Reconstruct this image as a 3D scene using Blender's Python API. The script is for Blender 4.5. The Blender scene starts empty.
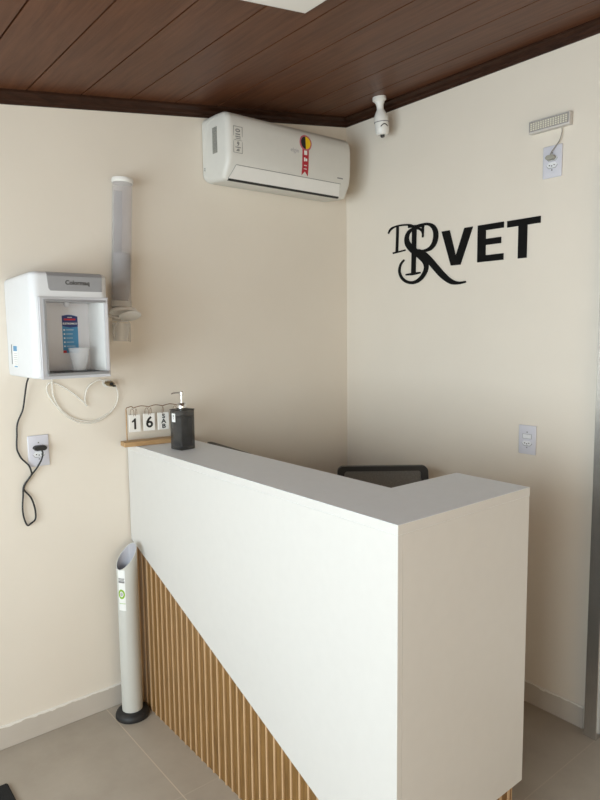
import bpy, bmesh, math, random
from mathutils import Vector, Matrix
random.seed(7)
C = bpy.context.scene.collection
PI = math.pi
rad = math.radians

# ---------------------------------------------------------------- materials
def new_mat(name):
    m = bpy.data.materials.new(name); m.use_nodes = True
    nt = m.node_tree; b = nt.nodes['Principled BSDF']
    return m, nt, b
def mat(name, col, rough=.5, metal=0.0, var=0.03, scale=30.0, bump=0.0, bscale=200.0, coat=0.0, stretch=None, spec=None):
    """plain coloured stuff with a little procedural variation"""
    m, nt, b = new_mat(name)
    b.inputs['Roughness'].default_value = rough
    b.inputs['Metallic'].default_value = metal
    b.inputs['Coat Weight'].default_value = coat
    if spec is not None: b.inputs['Specular IOR Level'].default_value = spec
    tc = nt.nodes.new('ShaderNodeTexCoord')
    mp = nt.nodes.new('ShaderNodeMapping')
    if stretch: mp.inputs['Scale'].default_value = stretch
    nt.links.new(tc.outputs['Object'], mp.inputs['Vector'])
    n = nt.nodes.new('ShaderNodeTexNoise'); n.inputs['Scale'].default_value = scale; n.inputs['Detail'].default_value = 4
    nt.links.new(mp.outputs['Vector'], n.inputs['Vector'])
    r = nt.nodes.new('ShaderNodeValToRGB')
    c = Vector(col[:3])
    r.color_ramp.elements[0].position = .3; r.color_ramp.elements[1].position = .7
    r.color_ramp.elements[0].color = tuple(max(0, v*(1-var)) for v in c)+(1,)
    r.color_ramp.elements[1].color = tuple(min(1, v*(1+var)) for v in c)+(1,)
    nt.links.new(n.outputs['Fac'], r.inputs['Fac'])
    nt.links.new(r.outputs['Color'], b.inputs['Base Color'])
    if bump:
        n2 = nt.nodes.new('ShaderNodeTexNoise'); n2.inputs['Scale'].default_value = bscale; n2.inputs['Detail'].default_value = 5
        nt.links.new(mp.outputs['Vector'], n2.inputs['Vector'])
        bp = nt.nodes.new('ShaderNodeBump'); bp.inputs['Strength'].default_value = bump; bp.inputs['Distance'].default_value = .002
        nt.links.new(n2.outputs['Fac'], bp.inputs['Height']); nt.links.new(bp.outputs['Normal'], b.inputs['Normal'])
    return m
def clear(name, col, alpha, rough=.12):
    """thin see-through plastic: part transparent, part glossy/diffuse"""
    m, nt, b = new_mat(name)
    b.inputs['Base Color'].default_value = tuple(col)+(1,)
    b.inputs['Roughness'].default_value = rough
    b.inputs['Alpha'].default_value = alpha
    n = nt.nodes.new('ShaderNodeTexNoise'); n.inputs['Scale'].default_value = 12
    tc = nt.nodes.new('ShaderNodeTexCoord'); nt.links.new(tc.outputs['Object'], n.inputs['Vector'])
    mr = nt.nodes.new('ShaderNodeMapRange'); mr.inputs['To Min'].default_value = rough*.7; mr.inputs['To Max'].default_value = rough*1.4
    nt.links.new(n.outputs['Fac'], mr.inputs['Value']); nt.links.new(mr.outputs['Result'], b.inputs['Roughness'])
    return m

# wall paint, slightly uneven trowelled plaster
def wall_material():
    m, nt, b = new_mat('wall_paint')
    tc = nt.nodes.new('ShaderNodeTexCoord')
    n = nt.nodes.new('ShaderNodeTexNoise'); n.inputs['Scale'].default_value = 2.2; n.inputs['Detail'].default_value = 6
    nt.links.new(tc.outputs['Object'], n.inputs['Vector'])
    r = nt.nodes.new('ShaderNodeValToRGB')
    r.color_ramp.elements[0].position = .35; r.color_ramp.elements[1].position = .65
    r.color_ramp.elements[0].color = (.77, .708, .620, 1); r.color_ramp.elements[1].color = (.795, .732, .642, 1)
    nt.links.new(n.outputs['Fac'], r.inputs['Fac']); nt.links.new(r.outputs['Color'], b.inputs['Base Color'])
    b.inputs['Roughness'].default_value = .55
    n2 = nt.nodes.new('ShaderNodeTexNoise'); n2.inputs['Scale'].default_value = 14; n2.inputs['Detail'].default_value = 8
    nt.links.new(tc.outputs['Object'], n2.inputs['Vector'])
    bp = nt.nodes.new('ShaderNodeBump'); bp.inputs['Strength'].default_value = .12; bp.inputs['Distance'].default_value = .01
    nt.links.new(n2.outputs['Fac'], bp.inputs['Height']); nt.links.new(bp.outputs['Normal'], b.inputs['Normal'])
    return m
def math_node(nt, op, a, bval=None):
    n = nt.nodes.new('ShaderNodeMath'); n.operation = op
    for i, v in enumerate((a, bval)):
        if v is None: continue
        if isinstance(v, (int, float)): n.inputs[i].default_value = v
        else: nt.links.new(v, n.inputs[i])
    return n.outputs[0]
def floor_material():
    m, nt, b = new_mat('porcelain_tile')
    tc = nt.nodes.new('ShaderNodeTexCoord'); sp = nt.nodes.new('ShaderNodeSeparateXYZ')
    nt.links.new(tc.outputs['Object'], sp.inputs[0])
    T = .742
    def line(sock, off):
        f = math_node(nt, 'FRACT', math_node(nt, 'DIVIDE', math_node(nt, 'ADD', sock, -off+10*T), T))
        d = math_node(nt, 'MINIMUM', f, math_node(nt, 'SUBTRACT', 1.0, f))
        return math_node(nt, 'LESS_THAN', d, .0017/T)
    gx = line(sp.outputs[0], -1.380); gy = line(sp.outputs[1], -.657)
    g = math_node(nt, 'MAXIMUM', math_node(nt, 'MULTIPLY', gx, .8), math_node(nt, 'MULTIPLY', gy, .28))
    n = nt.nodes.new('ShaderNodeTexNoise'); n.inputs['Scale'].default_value = 3.5; n.inputs['Detail'].default_value = 9; n.inputs['Roughness'].default_value = .62
    nt.links.new(tc.outputs['Object'], n.inputs['Vector'])
    r = nt.nodes.new('ShaderNodeValToRGB')
    r.color_ramp.elements[0].position = .3; r.color_ramp.elements[1].position = .72
    r.color_ramp.elements[0].color = (.36, .31, .255, 1); r.color_ramp.elements[1].color = (.45, .395, .33, 1)
    nt.links.new(n.outputs['Fac'], r.inputs['Fac'])
    mx = nt.nodes.new('ShaderNodeMix'); mx.data_type = 'RGBA'
    nt.links.new(g, mx.inputs['Factor']); nt.links.new(r.outputs['Color'], mx.inputs[6]); mx.inputs[7].default_value = (.62, .53, .42, 1)
    nt.links.new(mx.outputs[2], b.inputs['Base Color'])
    b.inputs['Roughness'].default_value = .42
    bp = nt.nodes.new('ShaderNodeBump'); bp.inputs['Strength'].default_value = .3; bp.inputs['Distance'].default_value = .001; bp.invert = True
    nt.links.new(g, bp.inputs['Height']); nt.links.new(bp.outputs['Normal'], b.inputs['Normal'])
    return m
def baseboard_material():
    m, nt, b = new_mat('baseboard_tile')
    tc = nt.nodes.new('ShaderNodeTexCoord'); sp = nt.nodes.new('ShaderNodeSeparateXYZ')
    nt.links.new(tc.outputs['Object'], sp.inputs[0])
    n = nt.nodes.new('ShaderNodeTexNoise'); n.inputs['Scale'].default_value = 5; n.inputs['Detail'].default_value = 8
    nt.links.new(tc.outputs['Object'], n.inputs['Vector'])
    r = nt.nodes.new('ShaderNodeValToRGB')
    r.color_ramp.elements[0].color = (.50, .455, .40, 1); r.color_ramp.elements[1].color = (.62, .57, .51, 1)
    nt.links.new(n.outputs['Fac'], r.inputs['Fac'])
    # smears of white wall paint along the upper rim
    n2 = nt.nodes.new('ShaderNodeTexNoise'); n2.inputs['Scale'].default_value = 22; n2.inputs['Detail'].default_value = 6
    nt.links.new(tc.outputs['Object'], n2.inputs['Vector'])
    z = math_node(nt, 'MULTIPLY', math_node(nt, 'ADD', sp.outputs[2], -.079), 40.0)
    s = math_node(nt, 'ADD', z, n2.outputs['Fac'])
    paint = math_node(nt, 'GREATER_THAN', s, .70)
    mx = nt.nodes.new('ShaderNodeMix'); mx.data_type = 'RGBA'
    nt.links.new(paint, mx.inputs['Factor']); nt.links.new(r.outputs['Color'], mx.inputs[6]); mx.inputs[7].default_value = (.82, .79, .74, 1)
    nt.links.new(mx.outputs[2], b.inputs['Base Color']); b.inputs['Roughness'].default_value = .45
    return m
def wood_material(name, dark, light, stretch, rough=.35, coat=0.0, scale=6.0):
    m, nt, b = new_mat(name)
    tc = nt.nodes.new('ShaderNodeTexCoord'); mp = nt.nodes.new('ShaderNodeMapping'); mp.inputs['Scale'].default_value = stretch
    nt.links.new(tc.outputs['Object'], mp.inputs['Vector'])
    n = nt.nodes.new('ShaderNodeTexNoise'); n.inputs['Scale'].default_value = scale; n.inputs['Detail'].default_value = 8; n.inputs['Roughness'].default_value = .65
    n.inputs['Distortion'].default_value = .6
    nt.links.new(mp.outputs['Vector'], n.inputs['Vector'])
    r = nt.nodes.new('ShaderNodeValToRGB')
    r.color_ramp.elements[0].position = .3; r.color_ramp.elements[1].position = .75
    r.color_ramp.elements[0].color = tuple(dark)+(1,); r.color_ramp.elements[1].color = tuple(light)+(1,)
    nt.links.new(n.outputs['Fac'], r.inputs['Fac']); nt.links.new(r.outputs['Color'], b.inputs['Base Color'])
    b.inputs['Roughness'].default_value = rough; b.inputs['Coat Weight'].default_value = coat; b.inputs['Coat Roughness'].default_value = .3
    bp = nt.nodes.new('ShaderNodeBump'); bp.inputs['Strength'].default_value = .15; bp.inputs['Distance'].default_value = .002
    nt.links.new(n.outputs['Fac'], bp.inputs['Height']); nt.links.new(bp.outputs['Normal'], b.inputs['Normal'])
    return m
def mesh_fabric():
    m, nt, b = new_mat('chair_mesh_fabric')
    tc = nt.nodes.new('ShaderNodeTexCoord')
    v = nt.nodes.new('ShaderNodeTexVoronoi'); v.inputs['Scale'].default_value = 260
    nt.links.new(tc.outputs['Object'], v.inputs['Vector'])
    r = nt.nodes.new('ShaderNodeValToRGB'); r.color_ramp.elements[0].color = (.13, .125, .115, 1); r.color_ramp.elements[1].color = (.22, .21, .195, 1)
    nt.links.new(v.outputs['Distance'], r.inputs['Fac']); nt.links.new(r.outputs['Color'], b.inputs['Base Color'])
    b.inputs['Roughness'].default_value = .4
    b.inputs['Alpha'].default_value = .86
    return m

M = dict(
 wall=wall_material(), floor=floor_material(), base=baseboard_material(),
 ceil=wood_material('ceiling_planks', (.075, .026, .011), (.160, .064, .031), (9, .6, 9), .42, 0),
 moulding=wood_material('moulding_wood', (.020, .008, .004), (.050, .020, .011), (2, 2, 12), .4),
 white=mat('white_plastic', (.80, .79, .76), .32, var=.012),
 acwhite=mat('ac_white_plastic', (.68, .67, .63), .38, var=.012),
 dispwhite=mat('dispenser_white_plastic', (.70, .71, .73), .28, var=.01),
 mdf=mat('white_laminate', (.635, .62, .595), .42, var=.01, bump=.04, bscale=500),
 mdf_lit=mat("white_laminate_lit", (.88, .925, .97), .5, var=.012, bump=.04, bscale=500),  # same white laminate with light painted in, brighter for upward faces
 slat=wood_material('slat_wood', (.13, .062, .015), (.29, .155, .046), (18, 18, 1.2), .45),
 slatlight=wood_material('slat_edge_wood', (.46, .29, .15), (.60, .40, .23), (18, 18, 1.2), .5),
 oak=wood_material('oak', (.36, .21, .09), (.55, .35, .17), (3, 20, 20), .5),
 black=mat('black_plastic', (.012, .012, .012), .45, var=.1),
 blackrub=mat('black_rubber', (.014, .014, .015), .55, var=.15, bump=.1),
 ink=mat('black_ink', (.012, .012, .012), .5, var=.05),
 sign=mat('black_acrylic', (.006, .006, .006), .6, var=.05, spec=.12),
 grey=mat('grey_plastic', (.26, .26, .265), .35, var=.03),
 midgrey=mat('mid_grey_plastic', (.42, .42, .44), .35, var=.03),
 headgrey=mat('head_grey_plastic', (.30, .30, .31), .35, var=.03),
 lgrey=mat('light_grey_plastic', (.56, .56, .59), .35, var=.02),
 niche=mat('niche_plastic', (.72, .725, .76), .35, var=.01),
 darkslot=mat('dark_slot', (.02, .02, .02), .6),
 alu=mat('brushed_aluminium', (.62, .62, .61), .27, metal=.9, var=.08, scale=40, stretch=(30, 30, .5)),
 chrome=mat('chrome', (.72, .72, .72), .18, metal=1.0, var=.02),
 plate=mat('outlet_white', (.66, .66, .73), .35, var=.01),
 platew=mat('outlet_insert', (.80, .81, .84), .3, var=.01),
 tube=clear('clear_tube', (.60, .57, .59), .20, .12),
 clear=clear('clear_plastic', (.80, .78, .74), .42, .15),
 hose=clear('clear_hose', (.88, .85, .79), .5, .3),
 cupm=clear('cup_plastic', (.90, .91, .92), .26, .3),
 smoke=clear('smoke_plastic', (.035, .035, .035), .70, .2),
 card=mat('card_white', (.84, .82, .78), .6, var=.02),
 sticker=mat('sticker_white', (.82, .83, .82), .4, var=.02),
 wire=mat('bronze_wire', (.24, .12, .055), .4, metal=.5),
 greenp=mat('green_print', (.22, .42, .02), .5, var=.2),
 greyp=mat('grey_print', (.22, .22, .22), .5, var=.1),
 bluedk=mat('navy_print', (.015, .03, .16), .4), bluelt=mat('blue_print', (.06, .27, .50), .4),
 redp=mat('red_print', (.55, .02, .03), .4), darkred=mat('crimson_print', (.42, .012, .025), .4), pinkp=mat('rose_print', (.5, .12, .16), .4),
 yellow=mat('yellow_print', (.85, .55, .01), .4),
 binp=mat('bin_plastic', (.55, .55, .515), .38, var=.01), binin=mat('bin_inner', (.42, .42, .46), .5),
 diff=mat('lamp_diffuser', (.84, .82, .78), .45, var=.005), led=mat('led_lens', (.80, .78, .66), .25, var=.05),
 mat_=mat('doormat_pile', (.010, .010, .011), .95, var=.3, scale=300, bump=1.0, bscale=500),
 mesh=mesh_fabric(), fabric=mat('seat_fabric', (.02, .02, .021), .85, var=.2, scale=200, bump=.3, bscale=400),
 brass=mat('brass_fitting', (.30, .24, .15), .35, metal=.9),
)
def glass_material():
    m, nt, b = new_mat('window_glass')
    b.inputs['Base Color'].default_value = (.9, .95, .95, 1); b.inputs['Roughness'].default_value = .02
    b.inputs['Alpha'].default_value = .12
    return m
M['glass'] = glass_material()
for k in ('ceil', 'moulding'): M[k].node_tree.nodes['Principled BSDF'].inputs['Specular IOR Level'].default_value = .22

# ---------------------------------------------------------------- mesh helpers
def box(bm, x0, x1, y0, y1, z0, z1, bev=0.0, seg=2):
    r = bmesh.ops.create_cube(bm, size=1.0); vs = r['verts']
    for v in vs:
        v.co = Vector((x0 if v.co.x < 0 else x1, y0 if v.co.y < 0 else y1, z0 if v.co.z < 0 else z1))
    if bev > 0:
        es = list({e for v in vs for e in v.link_edges})
        bmesh.ops.bevel(bm, geom=es, offset=bev, segments=seg, profile=.5, affect='EDGES')
    return bm
def prism(bm, pts, a0, a1, axis='x'):
    """extrude polygon pts (2-D) along axis from a0 to a1; pts are the two other coordinates in x,y,z order"""
    def mk(p, a):
        if axis == 'x': return (a, p[0], p[1])
        if axis == 'y': return (p[0], a, p[1])
        return (p[0], p[1], a)
    A = [bm.verts.new(mk(p, a0)) for p in pts]; B = [bm.verts.new(mk(p, a1)) for p in pts]
    n = len(pts)
    bm.faces.new(A); bm.faces.new(B[::-1])
    for i in range(n): bm.faces.new((A[i], B[i], B[(i+1) % n], A[(i+1) % n]))
    bmesh.ops.recalc_face_normals(bm, faces=bm.faces[:])
    return bm
def lathe(bm, prof, c=(0, 0, 0), seg=40, caps=True):
    rings = []
    for r, z in prof:
        rings.append([bm.verts.new((c[0]+r*math.cos(2*PI*i/seg), c[1]+r*math.sin(2*PI*i/seg), c[2]+z)) for i in range(seg)])
    for a, b in zip(rings, rings[1:]):
        for i in range(seg): bm.faces.new((a[i], a[(i+1) % seg], b[(i+1) % seg], b[i]))
    if caps:
        for k in (0, -1):
            if prof[k][0] > 1e-6: bm.faces.new(rings[k] if k else rings[k][::-1])
    bmesh.ops.remove_doubles(bm, verts=bm.verts[:], dist=1e-6)
    bmesh.ops.recalc_face_normals(bm, faces=bm.faces[:])
    return bm
def smooth_path(pts, n=6):
    P = [Vector(p) for p in pts]; out = []
    for i in range(len(P)-1):
        p0 = P[max(i-1, 0)]; p1 = P[i]; p2 = P[i+1]; p3 = P[min(i+2, len(P)-1)]
        for k in range(n):
            t = k/n
            out.append(.5*((2*p1)+(-p0+p2)*t+(2*p0-5*p1+4*p2-p3)*t*t+(-p0+3*p1-3*p2+p3)*t**3))
    out.append(P[-1]); return out
def tube(bm, pts, r, seg=10, smooth=6):
    P = smooth_path(pts, smooth) if smooth else [Vector(p) for p in pts]
    rings = []; up = Vector((0, 0, 1)); prev = None
    for i, p in enumerate(P):
        t = (P[min(i+1, len(P)-1)]-P[max(i-1, 0)]).normalized()
        if prev is None:
            a = t.cross(up); a = a if a.length > .05 else t.cross(Vector((1, 0, 0)))
        else:
            a = prev - t*prev.dot(t)
        a.normalize(); b = t.cross(a); prev = a
        rr = r[i*len(r)//len(P)] if isinstance(r, (list, tuple)) else r
        rings.append([bm.verts.new(p+a*rr*math.cos(2*PI*k/seg)+b*rr*math.sin(2*PI*k/seg)) for k in range(seg)])
    for A, B in zip(rings, rings[1:]):
        for k in range(seg): bm.faces.new((A[k], A[(k+1) % seg], B[(k+1) % seg], B[k]))
    bm.faces.new(rings[0][::-1]); bm.faces.new(rings[-1])
    bmesh.ops.recalc_face_normals(bm, faces=bm.faces[:])
    return bm
def nb(): return bmesh.new()

class Thing:
    pass
def tag(o, label=None, cat=None, group=None, kind=None):
    if label: o['label'] = label
    if cat: o['category'] = cat
    if group: o['group'] = group
    if kind: o['kind'] = kind
    return o
def thing(name, label, cat, loc=(0, 0, 0), rz=0.0, group=None):
    o = bpy.data.objects.new(name, None); C.objects.link(o)
    o.location = loc; o.rotation_euler = (0, 0, rz); o.empty_display_size = .1
    o['org'] = 1
    return tag(o, label, cat, group)
def root_of(o):
    while o.parent: o = o.parent
    return o
def obj(name, bm, m, parent=None, world=True, smooth=None, loc=None):
    """link bm as one object. world=True: its coordinates are world ones and are shifted to the parent thing's base"""
    me = bpy.data.meshes.new(name)
    if parent is not None and world:
        off = Vector(root_of(parent).location)
        bmesh.ops.translate(bm, verts=bm.verts[:], vec=-off)
    elif parent is None and loc is not None:
        bmesh.ops.translate(bm, verts=bm.verts[:], vec=-Vector(loc))
    bm.to_mesh(me); bm.free()
    for mm in (m if isinstance(m, (list, tuple)) else [m]): me.materials.append(M[mm] if isinstance(mm, str) else mm)
    if smooth is not None:
        me.polygons.foreach_set('use_smooth', [True]*len(me.polygons))
        me.set_sharp_from_angle(angle=rad(smooth))
    o = bpy.data.objects.new(name, me); C.objects.link(o)
    if parent is not None: o.parent = parent
    elif loc is not None: o.location = loc
    return o
def struct(name, bm, m, smooth=None):
    o = obj(name, bm, m, None, smooth=smooth); o['kind'] = 'structure'; return o
def boolean(o, cutter_bm):
    me = bpy.data.meshes.new('cut'); cutter_bm.to_mesh(me); cutter_bm.free()
    c = bpy.data.objects.new('cut', me); C.objects.link(c)
    c.parent = o.parent
    md = o.modifiers.new('b', 'BOOLEAN'); md.operation = 'DIFFERENCE'; md.object = c; md.solver = 'EXACT'
    bpy.context.view_layer.update()
    dg = bpy.context.evaluated_depsgraph_get()
    new = bpy.data.meshes.new_from_object(o.evaluated_get(dg), depsgraph=dg)
    o.modifiers.clear(); o.data = new
    bpy.data.objects.remove(c); return o
def text_bm(s, size, depth=.0006, bold=0.0, align='CENTER', sx=1.0, spacing=1.0):
    cu = bpy.data.curves.new('t', 'FONT'); cu.body = s; cu.size = size; cu.extrude = depth/2; cu.offset = bold
    cu.align_x = align; cu.align_y = 'CENTER'; cu.space_character = spacing; cu.resolution_u = 3
    o = bpy.data.objects.new('t', cu); C.objects.link(o)
    bpy.context.view_layer.update()
    dg = bpy.context.evaluated_depsgraph_get()
    me = bpy.data.meshes.new_from_object(o.evaluated_get(dg), depsgraph=dg)
    bm = nb(); bm.from_mesh(me)
    bpy.data.objects.remove(o); bpy.data.curves.remove(cu); bpy.data.meshes.remove(me)
    for v in bm.verts: v.co.x *= sx
    return bm
def place(bm, M4): bmesh.ops.transform(bm, matrix=M4, verts=bm.verts[:]); return bm
# letter planes: facing -Y (back wall things), facing -X (right wall / desk front things)
def face_back(x, y, z, roll=0.0): return Matrix.Translation((x, y, z)) @ Matrix.Rotation(PI/2, 4, 'X') @ Matrix.Rotation(roll, 4, 'Z')
def face_left(x, y, z, roll=0.0): return Matrix.Translation((x, y, z)) @ Matrix.Rotation(-PI/2, 4, 'Z') @ Matrix.Rotation(PI/2, 4, 'X') @ Matrix.Rotation(roll, 4, 'Z')
def join_bm(a, b):
    me = bpy.data.meshes.new('j'); b.to_mesh(me); b.free(); a.from_mesh(me); bpy.data.meshes.remove(me); return a

# ---------------------------------------------------------------- the room
XL, YR = -3.55, -4.40          # left and rear walls
ZC, SL, DZ = 2.5797, .13693, .045
def zc(x, dz=DZ): return ZC+dz+SL*x    # plank plane: the ceiling climbs towards the right wall

struct('floor', box(nb(), XL-.15, 1.3, YR-.15, .15, -.10, 0), 'floor')
# ceiling: planks running towards the viewer, a narrow V groove between each pair
bm = nb(); prof = []
edges = [-.985-.1965*k for k in range(-5, 16)]
edges.sort()
prof.append((XL-.15, zc(XL-.15)))
for e in edges:
    if e < XL-.1 or e > 1.25: continue
    prof += [(e-.0030, zc(e-.0030)), (e-.0022, zc(e)+.018), (e+.0022, zc(e)+.018), (e+.0030, zc(e+.0030))]
prof.append((1.3, zc(1.3)))
prof += [(1.3, zc(1.3)+.12), (XL-.15, zc(XL-.15)+.12)]
prism(bm, prof, YR-.15, .15, 'y')
struct('ceiling', bm, 'ceil')

def sloped_wall_x(bm, x0, x1, y0, y1, zb=0.0):
    prism(bm, [(x0, zb), (x1, zb), (x1, zc(x1)+.05), (x0, zc(x0)+.05)], y0, y1, 'y'); return bm
struct('wall_back', sloped_wall_x(nb(), XL-.15, .0, 0, .14), 'wall')
RX0, RX1, RZ0, RZ1 = -3.3, -1.2, .60, 1.75  # unseen rear opening, added to let warm fill light in
bm = nb()
sloped_wall_x(bm, XL-.15, RX0, YR-.14, YR); sloped_wall_x(bm, RX1, .15, YR-.14, YR)
sloped_wall_x(bm, RX0, RX1, YR-.14, YR, RZ1); box(bm, RX0, RX1, YR-.14, YR, 0, RZ0)
struct('wall_rear', bm, 'wall')
bm = nb()
for x in (RX0, (RX0+RX1)/2-.02, RX1-.04): box(bm, x, x+.04, YR-.09, YR-.05, RZ0, RZ1)
struct('added_rear_window', bm, 'alu')  # invented window frame for the added rear opening, out of view
# right wall with the doorway
DY0, DY1, DH = -1.353, -2.18, 2.12
bm = nb()
box(bm, 0, .14, DY0, .14, 0, zc(0)+.06)
box(bm, 0, .14, YR, DY1, 0, zc(0)+.06)
box(bm, 0, .14, DY1, DY0, DH, zc(0)+.06)
struct('wall_right', bm, 'wall')
# left wall with the wide shop opening that lets the daylight in
WY0, WY1, WH = -3.05, -.55, 2.02
WZ = .62
bm = nb()
box(bm, XL-.14, XL, YR, WY0, 0, zc(XL)+.05)
box(bm, XL-.14, XL, WY1, 0, 0, zc(XL)+.05)
box(bm, XL-.14, XL, WY0, WY1, WH, zc(XL)+.05)
box(bm, XL-.14, XL, WY0, WY1, 0, WZ)
struct('wall_left', bm, 'wall')
# shop window frame: outer frame plus two mullions
bm = nb()
for y in (WY0, WY0+.90, WY0+1.82, WY1-.05): box(bm, XL-.09, XL-.04, y, y+.05, WZ, WH)
box(bm, XL-.09, XL-.04, WY0+.05, WY0+.90, WH-.05, WH); box(bm, XL-.09, XL-.04, WY0+.95, WY0+1.82, WH-.05, WH); box(bm, XL-.09, XL-.04, WY0+1.87, WY1-.05, WH-.05, WH)
win = struct('window_1', bm, 'alu')
# mouldings under the ceiling
def cove(h=DZ, d=.030):
    return [(0, 0), (.006, -.0), (.008, .010), (.014, .014), (.016, .026), (d-.006, .032), (d, .036), (d, h+.004), (0, h+.004)]
bm = nb()
A, B = [], []
for (d, z) in cove():
    A.append(bm.verts.new((XL, -d, ZC+SL*XL+z))); B.append(bm.verts.new((0, -d, ZC+z)))
bm.faces.new(A); bm.faces.new(B[::-1])
for i in range(len(A)): bm.faces.new((A[i], B[i], B[(i+1) % len(A)], A[(i+1) % len(A)]))
bmesh.ops.recalc_face_normals(bm, faces=bm.faces[:])
struct('trim_1', bm, 'moulding')
bm = nb(); A, B = [], []
for (d, z) in cove():
    zz = ZC+z-SL*d*(z/DZ)
    A.append(bm.verts.new((-d, YR, zz))); B.append(bm.verts.new((-d, -.004, zz)))
bm.faces.new(A); bm.faces.new(B[::-1])
for i in range(len(A)): bm.faces.new((A[i], B[i], B[(i+1) % len(A)], A[(i+1) % len(A)]))
bmesh.ops.recalc_face_normals(bm, faces=bm.faces[:])
struct('trim_2', bm, 'moulding')
# baseboards
struct('baseboard_back', box(nb(), XL, 0, -.008, 0, 0, .091, .0015, 1), 'base')
struct('baseboard_right', box(nb(), -.008, 0, DY0+.02, -.008, 0, .091, .0015, 1), 'base')
# doorway: aluminium frame standing a little proud of the wall, a leaf with a glass pane
bm = nb()
box(bm, -.042, .10, DY0-.050, DY0-.001, 0, DH, .002, 1)
box(bm, -.042, .10, DY1+.001, DY1+.050, 0, DH, .002, 1)
box(bm, -.042, .10, DY1+.050, DY0-.050, DH-.05, DH, .002, 1)
door = struct('door_1', bm, 'alu')
bm = nb()
y0, y1 = DY1+.054, DY0-.054
box(bm, -.005, .03, y0, y0+.06, .008, DH-.055, .002, 1); box(bm, -.005, .03, y1-.06, y1, .008, DH-.055, .002, 1)
box(bm, -.005, .03, y0+.06, y1-.06, .008, .10, .002, 1); box(bm, -.005, .03, y0+.06, y1-.06, DH-.115, DH-.055, .002, 1)
box(bm, -.005, .03, y0+.06, y1-.06, 1.0, 1.06, .002, 1)
leaf = obj('door_leaf', bm, 'white', door)
obj('glass_pane', box(nb(), .010, .016, y0+.05, y1-.05, 1.05, DH-.10), 'glass', leaf)
obj('lower_panel', box(nb(), .006, .020, y0+.05, y1-.05, .09, 1.01), 'white', leaf)
bm = nb(); tube(bm, [(-.005, y1-.03, .98), (-.045, y1-.03, .98), (-.045, y1-.13, .98)], .008, 10, 3)
obj('door_handle', bm, 'chrome', leaf, smooth=40)

# ---------------------------------------------------------------- reception desk
XF, YN, XE, H, W, D = -1.2433, -1.4916, -.69, 1.10, .252, .256
YB = -.0095
desk = thing('reception_desk', 'white L-shaped reception desk with a diagonal wood-slat cladding on its front', 'desk', (XF+.3, (YN+YB)/2, 0))
T = .018
# top: L-shape
TT = .025
prism(bm := nb(), [(XF, YN), (XE, YN), (XE, YN+D), (XF+W, YN+D), (XF+W, YB), (XF, YB)], H-TT, H, 'z')
bmesh.ops.bevel(bm, geom=bm.edges[:], offset=.0008, segments=1, affect='EDGES')
bm.normal_update()
for f_ in bm.faces: f_.material_index = 0 if abs(f_.normal.z) > .5 else 1  # level faces get the lit copy, upright edges the plain laminate
obj('countertop', bm, ['mdf_lit', 'mdf'], desk)
# front panel: its lower edge runs down on a diagonal, then level
zd0, sd, zf = .703, .384, .205
ylev = -(zd0-zf)/sd
prism(bm := nb(), [(YB, zd0+sd*YB), (YB, H-TT-.0003), (YN+.0005, H-TT-.0003), (YN+.0005, zf), (ylev, zf)], XF+.0005, XF+T, 'x')
bmesh.ops.bevel(bm, geom=bm.edges[:], offset=.0008, segments=1, affect='EDGES')
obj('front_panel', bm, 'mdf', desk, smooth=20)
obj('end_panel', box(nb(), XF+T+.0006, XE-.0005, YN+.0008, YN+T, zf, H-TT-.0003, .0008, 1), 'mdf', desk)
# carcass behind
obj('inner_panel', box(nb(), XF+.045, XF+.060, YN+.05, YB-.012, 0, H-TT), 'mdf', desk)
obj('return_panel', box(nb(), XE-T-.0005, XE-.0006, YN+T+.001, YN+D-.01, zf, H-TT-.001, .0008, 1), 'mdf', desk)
obj('lower_worktop', box(nb(), XF+.062, XF+.50, YN+D+.005, YB-.012, .735, .755, .001, 1), 'mdf_lit', desk)
obj('support_panel', box(nb(), XF+.062, XF+.45, -.05, -.032, 0, .734), 'mdf', desk)
obj('return_support', box(nb(), XF+.062, XE-.06, YN+D-.03, YN+D-.012, 0, H-TT-.001), 'mdf', desk)
# slatted cladding, front: broad brown boards with a thin pale batten between each pair
REC = .006
pitch = .0405
def zlim(y): return max(zf, zd0+sd*y)-.0012
boards, battens = nb(), nb()
y = YB-.012; yend = YN+.010
while y > yend+.004:
    yb = max(y-(pitch-.0085), yend)
    prism(boards, [(y, 0), (yb, 0), (yb, zlim(yb)), (y, zlim(y))], XF+.0060, XF+.0175, 'x')
    yc = max(yb-.0080, yend)
    if yc < yb-.002: prism(battens, [(yb-.0004, 0), (yc, 0), (yc, zlim(yc)), (yb-.0004, zlim(yb))], XF+.0022, XF+.0175, 'x')
    y -= pitch
box(boards, XF+.0178, XF+.044, YN+.018, YB-.012, 0, zf-.002)
prism(boards, [(YB-.012, zf), (YB-.012, zd0-.03), (ylev+.02, zf)], XF+.0182, XF+.044, 'x')
def two_mats(a, b):
    bmesh.ops.recalc_face_normals(a, faces=a.faces[:])
    for f in b.faces: f.material_index = 1
    return join_bm(a, b)
obj('slat_cladding', two_mats(boards, battens), ['slat', 'slatlight'], desk)
boards, battens = nb(), nb()
x = XF+.006; xend = XE-.050
while x < xend-.004:
    xb = min(x+(pitch-.0085), xend)
    box(boards, x, xb, YN+.0060, YN+.0175, 0, zf-.0012)
    xc = min(xb+.0080, xend)
    if xc > xb+.002: box(battens, xb+.0004, xc, YN+.0022, YN+.0175, 0, zf-.0012)
    x += pitch
box(battens, xend, xend+.003, YN+.004, YN+.0175, 0, zf-.0012)
box(boards, XF+.046, xend, YN+.0178, YN+.034, 0, zf-.002)
obj('slat_cladding', two_mats(boards, battens), ['slat', 'slatlight'], desk)

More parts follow.
